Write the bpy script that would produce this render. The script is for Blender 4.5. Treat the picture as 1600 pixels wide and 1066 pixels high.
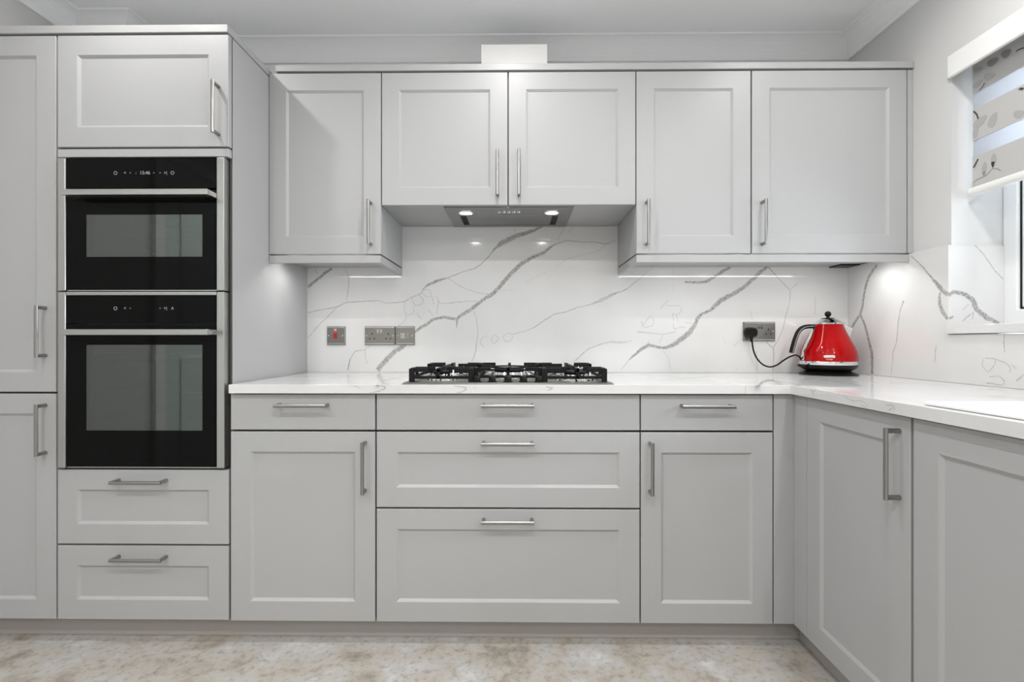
import bpy, bmesh, math, random
from mathutils import Vector, Matrix
random.seed(7)

# ------------------------------------------------------------------ clear
for o in list(bpy.data.objects):
    bpy.data.objects.remove(o, do_unlink=True)
scene = bpy.context.scene
C = scene.collection

# ------------------------------------------------------------------ camera
CAM_H = 1.04
FPX = 751.0                      # focal length in pixels of the 1600x1066 frame
YAW = math.radians(0.61)
cd = bpy.data.cameras.new('camera')
cd.sensor_width = 36.0
cd.lens = 36.0 * FPX / 1600.0
cd.clip_start = 0.01
cam = bpy.data.objects.new('camera', cd)
C.objects.link(cam)
cam.location = (0, 0, CAM_H)
cam.rotation_euler = (math.radians(90), 0, YAW)
scene.camera = cam

# ------------------------------------------------------------------ world, exposure
w = bpy.data.worlds.new('world')
scene.world = w
w.use_nodes = True
bg = w.node_tree.nodes['Background']
bg.inputs[0].default_value = (0.92, 0.96, 1.0, 1)
bg.inputs[1].default_value = 14.0
scene.view_settings.view_transform = 'Standard'
scene.view_settings.look = 'None'
scene.view_settings.gamma = 1.0
scene.view_settings.exposure = -0.17
scene.view_settings.use_curve_mapping = False

# main light levels
P_FRONT = 7.8         # downlights over the worktop
P_ROOM = 14.0         # downlights in the middle of the room
STRIP = 24.0           # under-cabinet strips
PUCK = 1.15            # under-cabinet end spots
WARM = (1.0, 0.985, 0.965)

# ------------------------------------------------------------------ key planes (metres; camera stands at the origin)
YF = 1.64             # fronts of base and tall cabinets
YU = 1.9025           # fronts of wall cabinets
YW = 2.255            # face of the stone splashback
YP = 2.270            # plaster of the back wall
XR = 1.540            # face of the stone on the right wall
XP = 1.556            # plaster of the right wall
XL = -1.93            # left wall
XRF = 0.9375          # fronts of the right-hand base run
ZC = 2.437            # ceiling
ZB0, ZB1 = 0.079, 0.857
ZW0, ZW1 = 0.862, 0.892
YBACK = -3.3

# ------------------------------------------------------------------ materials
def mat(name, col, rough=0.5, metal=0.0, spec=0.5, emit=None, estr=0.0, coat=0.0):
    m = bpy.data.materials.new(name)
    m.use_nodes = True
    b = m.node_tree.nodes['Principled BSDF']
    b.inputs['Base Color'].default_value = (*col, 1)
    b.inputs['Roughness'].default_value = rough
    b.inputs['Metallic'].default_value = metal
    b.inputs['Specular IOR Level'].default_value = spec
    b.inputs['Coat Weight'].default_value = coat
    b.inputs['Coat Roughness'].default_value = 0.03
    if emit:
        b.inputs['Emission Color'].default_value = (*emit, 1)
        b.inputs['Emission Strength'].default_value = estr
    return m

def add_noise_bump(m, scale, strength, dist=0.001, stretch=None):
    nt = m.node_tree
    b = nt.nodes['Principled BSDF']
    tc = nt.nodes.new('ShaderNodeTexCoord')
    mp = nt.nodes.new('ShaderNodeMapping')
    if stretch: mp.inputs['Scale'].default_value = stretch
    n = nt.nodes.new('ShaderNodeTexNoise'); n.inputs['Scale'].default_value = scale
    n.inputs['Detail'].default_value = 4
    bp = nt.nodes.new('ShaderNodeBump'); bp.inputs['Strength'].default_value = strength
    bp.inputs['Distance'].default_value = dist
    nt.links.new(tc.outputs['Object'], mp.inputs['Vector'])
    nt.links.new(mp.outputs['Vector'], n.inputs['Vector'])
    nt.links.new(n.outputs['Fac'], bp.inputs['Height'])
    nt.links.new(bp.outputs['Normal'], b.inputs['Normal'])

M = {}
M['paint'] = mat('cabinet_paint', (0.405, 0.407, 0.411), 0.42)
M['carcass'] = mat('carcass_gap_shade', (0.06, 0.06, 0.058), 0.55)  # near-black, so the shade in the door gaps is put into the colour
M['plinth'] = mat('plinth_board', (0.36, 0.34, 0.315), 0.42)
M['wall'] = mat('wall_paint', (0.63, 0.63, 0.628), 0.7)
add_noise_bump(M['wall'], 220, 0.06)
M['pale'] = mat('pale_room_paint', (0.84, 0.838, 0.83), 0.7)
M['ceiling'] = mat('ceiling_paint', (0.91, 0.92, 0.935), 0.75)
M['white'] = mat('white_gloss_paint', (0.84, 0.84, 0.835), 0.32)
M['upvc'] = mat('white_window_plastic', (0.82, 0.83, 0.84), 0.25)
M['steel'] = mat('brushed_steel', (0.47, 0.466, 0.455), 0.30, 1.0)
add_noise_bump(M['steel'], 90, 0.05, stretch=(1, 1, 14))
M['handle'] = mat('satin_nickel', (0.33, 0.325, 0.315), 0.30, 1.0)
M['chrome'] = mat('chrome', (0.80, 0.80, 0.80), 0.08, 1.0)
M['hoodsteel'] = mat('hood_steel', (0.31, 0.31, 0.308), 0.36, 1.0)
M['plate'] = mat('nickel_faceplate', (0.29, 0.28, 0.265), 0.34, 1.0)
M['blackglass'] = mat('black_oven_glass', (0.004, 0.004, 0.004), 0.04, 0, 0.08)
M['black'] = mat('black_plastic', (0.005, 0.005, 0.005), 0.35, 0, 0.22)
M['dark'] = mat('dark_gap', (0.01, 0.01, 0.01), 0.7)
M['iron'] = mat('cast_iron', (0.006, 0.006, 0.0065), 0.5, 0, 0.22)
add_noise_bump(M['iron'], 400, 0.25)
M['red'] = mat('red_enamel', (0.33, 0.001, 0.002), 0.04, 0.0, 0.24)
M['redsw'] = mat('red_switch', (0.38, 0.008, 0.006), 0.3)
M['neon'] = mat('red_neon', (0.8, 0.2, 0.22), 0.3, emit=(1, 0.2, 0.25), estr=0.5)
M['ceramic'] = mat('white_sink_ceramic', (0.85, 0.855, 0.86), 0.12)
M['glow'] = mat('display_glow', (0.2, 0.2, 0.2), 0.5, emit=(0.8, 0.88, 0.9), estr=0.22)
M['lamp'] = mat('lamp_lens', (0.9, 0.9, 0.9), 0.4, emit=WARM, estr=4.0)
M['strip'] = mat('led_strip_glow', (0.9, 0.9, 0.9), 0.4, emit=(1, 0.985, 0.96), estr=STRIP)
M['logo'] = mat('logo_cream', (0.80, 0.77, 0.70), 0.35)
M['doorgreen'] = mat('pale_grey_green_door', (0.66, 0.74, 0.71), 0.45)
M['spout'] = mat('clear_grey_spout', (0.62, 0.62, 0.61), 0.18)
M['blindrail'] = mat('blind_white_rail', (0.80, 0.80, 0.78), 0.35)
M['printdark'] = mat('print_dark_brown', (0.045, 0.04, 0.035), 0.8)
M['printgrey'] = mat('print_pale_grey', (0.40, 0.395, 0.39), 0.8)
M['printmid'] = mat('print_mid_grey', (0.27, 0.265, 0.26), 0.8)

def oven_window():
    m = bpy.data.materials.new('oven_window_glass'); m.use_nodes = True
    nt = m.node_tree; nt.nodes.clear()
    out = nt.nodes.new('ShaderNodeOutputMaterial')
    d = nt.nodes.new('ShaderNodeBsdfTransparent'); d.inputs[0].default_value = (0.33, 0.345, 0.33, 1)
    g = nt.nodes.new('ShaderNodeBsdfGlossy'); g.inputs[0].default_value = (0.95, 1, 0.97, 1); g.inputs['Roughness'].default_value = 0.03
    mx = nt.nodes.new('ShaderNodeMixShader'); mx.inputs[0].default_value = 0.125
    nt.links.new(d.outputs[0], mx.inputs[1]); nt.links.new(g.outputs[0], mx.inputs[2])
    nt.links.new(mx.outputs[0], out.inputs[0])
    return m
M['ovenwin'] = oven_window()
M['cavity'] = mat('oven_cavity_enamel', (0.16, 0.16, 0.15), 0.5)

def clear_glass():
    m = bpy.data.materials.new('window_glass'); m.use_nodes = True
    nt = m.node_tree; nt.nodes.clear()
    out = nt.nodes.new('ShaderNodeOutputMaterial')
    t = nt.nodes.new('ShaderNodeBsdfTransparent'); t.inputs[0].default_value = (0.93, 0.95, 0.96, 1)
    g = nt.nodes.new('ShaderNodeBsdfGlossy'); g.inputs['Roughness'].default_value = 0.02
    fr = nt.nodes.new('ShaderNodeFresnel'); fr.inputs[0].default_value = 1.45
    mx = nt.nodes.new('ShaderNodeMixShader')
    nt.links.new(fr.outputs[0], mx.inputs[0]); nt.links.new(t.outputs[0], mx.inputs[1]); nt.links.new(g.outputs[0], mx.inputs[2])
    nt.links.new(mx.outputs[0], out.inputs[0])
    return m
M['glass'] = clear_glass()

def fabric(name, col, trans, clear):
    m = bpy.data.materials.new(name); m.use_nodes = True
    nt = m.node_tree; nt.nodes.clear()
    out = nt.nodes.new('ShaderNodeOutputMaterial')
    d = nt.nodes.new('ShaderNodeBsdfDiffuse'); d.inputs[0].default_value = (*col, 1)
    t = nt.nodes.new('ShaderNodeBsdfTranslucent'); t.inputs[0].default_value = (*col, 1)
    x = nt.nodes.new('ShaderNodeBsdfTransparent')
    m1 = nt.nodes.new('ShaderNodeMixShader'); m1.inputs[0].default_value = trans
    m2 = nt.nodes.new('ShaderNodeMixShader'); m2.inputs[0].default_value = clear
    nt.links.new(d.outputs[0], m1.inputs[1]); nt.links.new(t.outputs[0], m1.inputs[2])
    nt.links.new(m1.outputs[0], m2.inputs[1]); nt.links.new(x.outputs[0], m2.inputs[2])
    nt.links.new(m2.outputs[0], out.inputs[0])
    return m
M['blind'] = fabric('blind_opaque_fabric', (0.53, 0.527, 0.52), 0.05, 0.0)
M['sheer'] = fabric('blind_sheer_fabric', (0.62, 0.65, 0.70), 0.45, 0.04)

def marble():
    m = bpy.data.materials.new('veined_white_quartz'); m.use_nodes = True
    nt = m.node_tree; b = nt.nodes['Principled BSDF']
    L = nt.links.new
    tc = nt.nodes.new('ShaderNodeNewGeometry')
    n1 = nt.nodes.new('ShaderNodeTexNoise'); n1.inputs['Scale'].default_value = 3.0; n1.inputs['Detail'].default_value = 5
    L(tc.outputs['Position'], n1.inputs['Vector'])
    r1 = nt.nodes.new('ShaderNodeValToRGB')
    r1.color_ramp.elements[0].position = 0.3; r1.color_ramp.elements[0].color = (0.64, 0.64, 0.637, 1)
    r1.color_ramp.elements[1].position = 0.6; r1.color_ramp.elements[1].color = (0.70, 0.70, 0.698, 1)
    L(n1.outputs['Fac'], r1.inputs['Fac'])
    n2 = nt.nodes.new('ShaderNodeTexNoise'); n2.inputs['Scale'].default_value = 190.0; n2.inputs['Detail'].default_value = 3
    L(tc.outputs['Position'], n2.inputs['Vector'])
    r2 = nt.nodes.new('ShaderNodeValToRGB')
    r2.color_ramp.elements[0].position = 0.38; r2.color_ramp.elements[0].color = (0.25, 0.245, 0.24, 1)
    r2.color_ramp.elements[1].position = 0.64; r2.color_ramp.elements[1].color = (0.50, 0.495, 0.49, 1)
    L(n2.outputs['Fac'], r2.inputs['Fac'])
    at = nt.nodes.new('ShaderNodeAttribute'); at.attribute_name = 'vein'
    mx = nt.nodes.new('ShaderNodeMix'); mx.data_type = 'RGBA'
    L(at.outputs['Fac'], mx.inputs['Factor']); L(r1.outputs['Color'], mx.inputs['A']); L(r2.outputs['Color'], mx.inputs['B'])
    L(mx.outputs['Result'], b.inputs['Base Color'])
    b.inputs['Roughness'].default_value = 0.06
    return m
M['stone'] = marble()

def floor_mat():
    m = bpy.data.materials.new('mottled_stone_vinyl'); m.use_nodes = True
    nt = m.node_tree; b = nt.nodes['Principled BSDF']; L = nt.links.new
    tc = nt.nodes.new('ShaderNodeNewGeometry')
    def noise(s, det, dist=0.0):
        n = nt.nodes.new('ShaderNodeTexNoise'); n.inputs['Scale'].default_value = s; n.inputs['Detail'].default_value = det
        n.inputs['Distortion'].default_value = dist; n.inputs['Roughness'].default_value = 0.62
        L(tc.outputs['Position'], n.inputs['Vector']); return n
    n1 = noise(3.6, 7, 0.5); n2 = noise(9.0, 12, 0.5); n3 = noise(48.0, 8)
    r1 = nt.nodes.new('ShaderNodeValToRGB'); e = r1.color_ramp.elements
    e[0].position = 0.36; e[0].color = (0.28, 0.245, 0.21, 1)
    e[1].position = 0.66; e[1].color = (0.60, 0.595, 0.59, 1)
    k = e.new(0.46); k.color = (0.43, 0.395, 0.35, 1)
    k = e.new(0.54); k.color = (0.45, 0.44, 0.425, 1)
    mixv = nt.nodes.new('ShaderNodeMath'); mixv.operation = 'MULTIPLY_ADD'; mixv.inputs[1].default_value = 0.55
    h = nt.nodes.new('ShaderNodeMath'); h.operation = 'MULTIPLY'; h.inputs[1].default_value = 0.45
    L(n1.outputs['Fac'], h.inputs[0]); L(n2.outputs['Fac'], mixv.inputs[0]); L(h.outputs[0], mixv.inputs[2])
    L(mixv.outputs[0], r1.inputs['Fac'])
    r3 = nt.nodes.new('ShaderNodeValToRGB')
    r3.color_ramp.elements[0].position = 0.33; r3.color_ramp.elements[0].color = (0.62, 0.60, 0.58, 1)
    r3.color_ramp.elements[1].position = 0.5; r3.color_ramp.elements[1].color = (1, 1, 1, 1)
    L(n3.outputs['Fac'], r3.inputs['Fac'])
    mx = nt.nodes.new('ShaderNodeMix'); mx.data_type = 'RGBA'; mx.blend_type = 'MULTIPLY'; mx.inputs['Factor'].default_value = 0.75
    L(r1.outputs['Color'], mx.inputs['A']); L(r3.outputs['Color'], mx.inputs['B'])
    L(mx.outputs['Result'], b.inputs['Base Color'])
    b.inputs['Roughness'].default_value = 0.42
    bp = nt.nodes.new('ShaderNodeBump'); bp.inputs['Strength'].default_value = 0.15; bp.inputs['Distance'].default_value = 0.002
    L(n2.outputs['Fac'], bp.inputs['Height']); L(bp.outputs['Normal'], b.inputs['Normal'])
    return m
M['floor'] = floor_mat()

# ------------------------------------------------------------------ mesh helpers
ORIG = {}
def thing(name, label, cat, loc, group=None):
    o = bpy.data.objects.new(name, None); C.objects.link(o)
    o.empty_display_size = 0.05
    o.location = loc; o['label'] = label; o['category'] = cat
    if group: o['group'] = group
    ORIG[o.name] = Vector(loc)
    return o
def tag(o, label, cat, group=None):
    o['label'] = label; o['category'] = cat
    if group: o['group'] = group
    return o

class MB:
    """collects shapes, in world coordinates, for one mesh"""
    def __init__(s): s.bm = bmesh.new()
    def poly(s, pts):
        return s.bm.faces.new([s.bm.verts.new(p) for p in pts])
    def box(s, x0, x1, y0, y1, z0, z1):
        v = [s.bm.verts.new((x, y, z)) for z in (z0, z1) for y in (y0, y1) for x in (x0, x1)]
        for f in ((0, 2, 3, 1), (4, 5, 7, 6), (0, 1, 5, 4), (2, 6, 7, 3), (0, 4, 6, 2), (1, 3, 7, 5)):
            s.bm.faces.new([v[i] for i in f])
        return s
    def hexa(s, p):   # 8 points: bottom 4 ring, top 4 ring
        v = [s.bm.verts.new(q) for q in p]
        for f in ((3, 2, 1, 0), (4, 5, 6, 7), (0, 1, 5, 4), (1, 2, 6, 5), (2, 3, 7, 6), (3, 0, 4, 7)):
            s.bm.faces.new([v[i] for i in f])
        return s
    def prism(s, pts, vec):
        a = [s.bm.verts.new(p) for p in pts]
        b = [s.bm.verts.new(Vector(p) + Vector(vec)) for p in pts]
        n = len(pts)
        s.bm.faces.new(a); s.bm.faces.new(b[::-1])
        for i in range(n):
            s.bm.faces.new((a[i], b[i], b[(i + 1) % n], a[(i + 1) % n]))
        return s
    def lathe(s, prof, c, n=48, axis='Z', cap=True):
        rings = []
        for r, h in prof:
            ring = []
            for i in range(n):
                a = 2 * math.pi * i / n
                if axis == 'Z': p = (c[0] + r * math.cos(a), c[1] + r * math.sin(a), c[2] + h)
                elif axis == 'Y': p = (c[0] + r * math.cos(a), c[1] + h, c[2] + r * math.sin(a))
                else: p = (c[0] + h, c[1] + r * math.cos(a), c[2] + r * math.sin(a))
                ring.append(s.bm.verts.new(p))
            rings.append(ring)
        for a, b in zip(rings, rings[1:]):
            for i in range(n):
                s.bm.faces.new((a[i], a[(i + 1) % n], b[(i + 1) % n], b[i]))
        if cap:
            s.bm.faces.new(rings[0][::-1]); s.bm.faces.new(rings[-1])
        return s
    def sweep(s, pts, ra, rb=None, n=12, up=(0, 1, 0), square=False):
        """tube along pts; half-sizes ra along the side, rb along 'up'"""
        rb = ra if rb is None else rb
        P = [Vector(p) for p in pts]; rings = []
        U = Vector(up)
        for i, p in enumerate(P):
            t = (P[min(i + 1, len(P) - 1)] - P[max(i - 1, 0)]).normalized()
            sd = t.cross(U)
            if sd.length < 1e-5: sd = t.cross(Vector((1, 0, 0)))
            sd.normalize(); uu = sd.cross(t).normalized()
            ring = []
            for k in range(n):
                a = 2 * math.pi * (k + (0.5 if square else 0)) / n
                cx, sy = math.cos(a), math.sin(a)
                if square: cx, sy = (1 if cx > 0 else -1), (1 if sy > 0 else -1)
                ring.append(s.bm.verts.new(p + sd * ra * cx + uu * rb * sy))
            rings.append(ring)
        for a, b in zip(rings, rings[1:]):
            for i in range(n):
                s.bm.faces.new((a[i], a[(i + 1) % n], b[(i + 1) % n], b[i]))
        s.bm.faces.new(rings[0][::-1]); s.bm.faces.new(rings[-1])
        return s
    def grid(s, us, vs, keep, w0, w1, fn):
        """slab of grid cells (keep[i][j]) between w0 and w1; fn(u,v,w)->point; only outer faces"""
        cache = {}
        def V(i, j, k):
            key = (i, j, k)
            if key not in cache: cache[key] = s.bm.verts.new(fn(us[i], vs[j], (w0, w1)[k]))
            return cache[key]
        ni, nj = len(us) - 1, len(vs) - 1
        ok = lambda i, j: 0 <= i < ni and 0 <= j < nj and keep(i, j)
        for i in range(ni):
            for j in range(nj):
                if not ok(i, j): continue
                s.bm.faces.new((V(i, j, 0), V(i, j + 1, 0), V(i + 1, j + 1, 0), V(i + 1, j, 0)))
                s.bm.faces.new((V(i, j, 1), V(i + 1, j, 1), V(i + 1, j + 1, 1), V(i, j + 1, 1)))
                if not ok(i - 1, j): s.bm.faces.new((V(i, j, 0), V(i, j, 1), V(i, j + 1, 1), V(i, j + 1, 0)))
                if not ok(i + 1, j): s.bm.faces.new((V(i + 1, j, 0), V(i + 1, j + 1, 0), V(i + 1, j + 1, 1), V(i + 1, j, 1)))
                if not ok(i, j - 1): s.bm.faces.new((V(i, j, 0), V(i + 1, j, 0), V(i + 1, j, 1), V(i, j, 1)))
                if not ok(i, j + 1): s.bm.faces.new((V(i, j + 1, 0), V(i, j + 1, 1), V(i + 1, j + 1, 1), V(i + 1, j + 1, 0)))
        return s
    def build(s, name, m, parent=None, bevel=0.0, smooth=False, seg=2, angle=35, loc=None, norm=True):
        if norm: bmesh.ops.recalc_face_normals(s.bm, faces=s.bm.faces[:])
        if parent is not None:
            org = ORIG[parent.name]
        elif loc is not None: org = Vector(loc)
        else: org = Vector((0, 0, 0))
        bmesh.ops.translate(s.bm, verts=s.bm.verts[:], vec=-org)
        me = bpy.data.meshes.new(name); s.bm.to_mesh(me); s.bm.free()
        me.materials.append(M[m] if isinstance(m, str) else m)
        if smooth:
            me.polygons.foreach_set('use_smooth', [True] * len(me.polygons))
            try: me.set_sharp_from_angle(angle=math.radians(angle))
            except Exception: pass
        o = bpy.data.objects.new(name, me); C.objects.link(o)
        if parent is not None: o.parent = parent
        else: o.location = org
        ORIG[o.name] = org
        if bevel > 0:
            b = o.modifiers.new('bevel', 'BEVEL'); b.width = bevel; b.segments = seg
            b.limit_method = 'ANGLE'; b.angle_limit = math.radians(40)
        return o

def box(name, m, parent, x0, x1, y0, y1, z0, z1, bevel=0.0, loc=None):
    return MB().box(x0, x1, y0, y1, z0, z1).build(name, m, parent, bevel, loc=loc)
def struct(o):
    o['kind'] = 'structure'; return o

def text_mesh(name, txt, size, m, parent, pos, rot, align='CENTER', ext=0.0002):
    cu = bpy.data.curves.new('t', 'FONT'); cu.body = txt; cu.size = size; cu.extrude = ext
    cu.align_x = align; cu.align_y = 'CENTER'; cu.resolution_u = 3
    t = bpy.data.objects.new('t', cu); C.objects.link(t)
    dg = bpy.context.evaluated_depsgraph_get()
    me = bpy.data.meshes.new_from_object(t.evaluated_get(dg))
    bpy.data.objects.remove(t, do_unlink=True)
    me.name = name; me.materials.clear(); me.materials.append(M[m])
    o = bpy.data.objects.new(name, me); C.objects.link(o)
    o.parent = parent; o.location = Vector(pos) - ORIG[parent.name]; o.rotation_euler = rot
    ORIG[o.name] = ORIG[parent.name]
    return o
FRONT_ROT = (math.radians(90), 0, 0)

# pixel of the survey photograph -> point on a real plane of the room
_c, _s = math.cos(YAW), math.sin(YAW)
def ray(px, py):
    u = px - 800.0
    return Vector((u * _c - FPX * _s, FPX * _c + u * _s, 533.0 - py))
def atY(px, py, Y): r = ray(px, py); k = Y / r.y; return Vector((r.x * k, Y, CAM_H + r.z * k))
def atX(px, py, X): r = ray(px, py); k = X / r.x; return Vector((X, r.y * k, CAM_H + r.z * k))

# ------------------------------------------------------------------ room shell
struct(box('floor', 'floor', None, XL - .12, 1.9, YBACK - .12, YP + .12, -0.08, 0.0))
struct(box('ceiling', 'ceiling', None, XL - .12, 1.9, YBACK - .12, YP + .12, ZC, ZC + 0.08))
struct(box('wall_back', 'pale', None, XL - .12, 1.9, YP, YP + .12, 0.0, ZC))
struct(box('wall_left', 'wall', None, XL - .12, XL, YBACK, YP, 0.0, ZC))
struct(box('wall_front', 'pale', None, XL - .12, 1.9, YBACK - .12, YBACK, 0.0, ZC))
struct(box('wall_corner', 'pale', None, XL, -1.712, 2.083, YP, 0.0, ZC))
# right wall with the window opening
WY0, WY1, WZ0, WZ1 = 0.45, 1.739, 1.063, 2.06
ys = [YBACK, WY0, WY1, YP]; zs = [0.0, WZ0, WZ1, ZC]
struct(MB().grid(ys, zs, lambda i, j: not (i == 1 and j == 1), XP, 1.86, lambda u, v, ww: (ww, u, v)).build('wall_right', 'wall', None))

# coving: concave quarter profile swept along the ceiling
CVH, CVP = 0.082, 0.088
def cove_profile(n=8):
    pts = []
    for i in range(n + 1):
        a = math.pi / 2 * i / n
        # from wall foot (0, -CVH) to ceiling lip (CVP, 0), bulging towards the corner
        pts.append((0.012 + (CVP - 0.016) * (1 - math.cos(a)), -(CVH - 0.006) + (CVH - 0.010) * math.sin(a)))
    return [(0.0, 0.0), (0.0, -CVH), (0.010, -CVH)] + pts + [(CVP - 0.002, -0.006), (CVP, 0.0)]
def coving(name, path):
    """path: wall-line corners in plan, room on the left-hand side of travel; mitred joints"""
    pr = cove_profile(); P = [Vector((x, y)) for x, y in path]
    mb = MB(); rings = []
    for i, p in enumerate(P):
        d0 = (p - P[i - 1]).normalized() if i > 0 else None
        d1 = (P[i + 1] - p).normalized() if i < len(P) - 1 else None
        n0 = Vector((-d0.y, d0.x)) if d0 else None
        n1 = Vector((-d1.y, d1.x)) if d1 else None
        if n0 is None: off = n1
        elif n1 is None: off = n0
        else:
            b = (n0 + n1); off = b / b.dot(n0) if b.length > 1e-6 else n0
        rings.append([mb.bm.verts.new((p.x + off.x * a, p.y + off.y * a, ZC + h)) for a, h in pr])
    for a, b in zip(rings, rings[1:]):
        for k in range(len(pr)):
            mb.bm.faces.new((a[k], a[(k + 1) % len(pr)], b[(k + 1) % len(pr)], b[k]))
    mb.bm.faces.new(rings[0]); mb.bm.faces.new(rings[-1][::-1])
    return struct(mb.build(name, 'ceiling', None))
coving('trim_1', [(XP, YBACK), (XP, YP), (-1.712, YP), (-1.712, 2.083), (XL, 2.083), (XL, YBACK)])

# door in the left wall (seen only mirrored in the oven glass)
dr = MB().box(XL, XL + .018, -0.14, 0.68, 0.0, 2.03).build('door_1', 'doorgreen', None, 0.002); struct(dr)
for y0, y1, z0, z1 in ((-0.02, 0.24, 0.25, 0.95), (0.30, 0.56, 0.25, 0.95), (-0.02, 0.24, 1.10, 1.85), (0.30, 0.56, 1.10, 1.85)):
    box('panel', 'doorgreen', dr, XL + .018, XL + .026, y0, y1, z0, z1, 0.004)
fr = MB(); fr.box(XL, XL + .025, 0.682, 0.75, 0, 2.10).box(XL, XL + .025, -0.21, -0.142, 0, 2.10).box(XL, XL + .025, -0.142, 0.682, 2.032, 2.10)
struct(fr.build('trim_2', 'white', None, 0.003))

# ------------------------------------------------------------------ window in the right wall
win = bpy.data.objects.new('window_1', None); C.objects.link(win); win.location = (1.76, 1.1, 1.095); struct(win); ORIG['window_1'] = Vector((1.76, 1.1, 1.095))
XW0, XW1 = 1.737, 1.80
YJ = 1.7385
f = MB()
ys = [WY0 + .001, WY0 + .055, YJ - .050, YJ]; zs = [1.096, 1.15, 2.0, 2.058]
f.grid(ys, zs, lambda i, j: not (i == 1 and j == 1), XW0, XW1, lambda u, v, ww: (ww, u, v))
f.build('window_frame', 'upvc', win, 0.004)
f = MB()
ys = [WY0 + .062, WY0 + .115, 1.62, 1.6855]; zs = [1.156, 1.21, 1.94, 1.994]
f.grid(ys, zs, lambda i, j: not (i == 1 and j == 1), XW0 + .012, XW1 - .006, lambda u, v, ww: (ww, u, v))
f.build('sash', 'upvc', win, 0.005)
f = MB()
f.grid([WY0 + .0555, WY0 + .0615, 1.6857, YJ - .0502], [1.1505, 1.1555, 1.9945, 1.9995], lambda i, j: not (i == 1 and j == 1), XW0 + .01, XW1 - .01, lambda u, v, ww: (ww, u, v))
f.build('gasket', 'dark', win)
box('pane', 'glass', win, 1.768, 1.772, WY0 + .11, 1.625, 1.205, 1.945)
# pelmet board above the window
struct(box('trim_3', 'white', None, XP - .013, XP, WY0 - .05, 1.742, 1.981, 2.06, 0.003))

# ------------------------------------------------------------------ stone: worktop, splashbacks, sill
def vein_strips(parent, lines, to_world, normal, slab_w=0.0004):
    """inlaid veins: thin ribbons a fraction of a millimetre proud of the slab face"""
    N = Vector(normal); off = 0.0
    rnd = random.Random(3)
    for ln in lines:
        bm = bmesh.new(); lay = bm.verts.layers.float.new('vein')
        pts = [(to_world(x, y), wd, st) for x, y, wd, st in ln]
        # resample
        res = []
        for (p, wa, sa), (q, wb, sb) in zip(pts, pts[1:]):
            d = (q - p).length; n = max(1, int(d / 0.006))
            for i in range(n):
                t = i / n; res.append((p.lerp(q, t), wa + (wb - wa) * t, sa + (sb - sa) * t))
        res.append(pts[-1])
        off += 0.000012
        prev = None; jx = 0.0
        P = [r[0] for r in res]
        # light smoothing of the corners
        for _ in range(2):
            P = [P[0]] + [(P[i - 1] + P[i] * 2 + P[i + 1]) / 4 for i in range(1, len(P) - 1)] + [P[-1]]
        for i, (p0, wd, st) in enumerate(res):
            p = P[i]
            t = (P[min(i + 1, len(P) - 1)] - P[max(i - 1, 0)])
            if t.length < 1e-7: t = Vector((1, 0, 0.01))
            t.normalize(); sd = t.cross(N).normalized()
            jx = jx * 0.7 + rnd.uniform(-1, 1) * 0.0009
            wl = wd * rnd.uniform(0.86, 1.12) * 0.5; wr = wd * rnd.uniform(0.86, 1.12) * 0.5
            base = p + sd * jx + N * (slab_w + off)
            row = []
            for a, v in ((-wl - .0006, 0.0), (-wl * .55, st), (wr * .55, st), (wr + .0006, 0.0)):
                vv = bm.verts.new(base + sd * a); vv[lay] = v; row.append(vv)
            if prev:
                for k in range(3): bm.faces.new((prev[k], prev[k + 1], row[k + 1], row[k]))
            prev = row
        for fc in bm.faces:
            fc.normal_update()
            if fc.normal.dot(N) < 0: fc.normal_flip()
        org = ORIG[parent.name]
        bmesh.ops.translate(bm, verts=bm.verts[:], vec=-org)
        me = bpy.data.meshes.new('vein'); bm.to_mesh(me); bm.free()
        me.materials.append(M['stone'])
        o = bpy.data.objects.new('vein', me); C.objects.link(o); o.parent = parent

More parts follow.
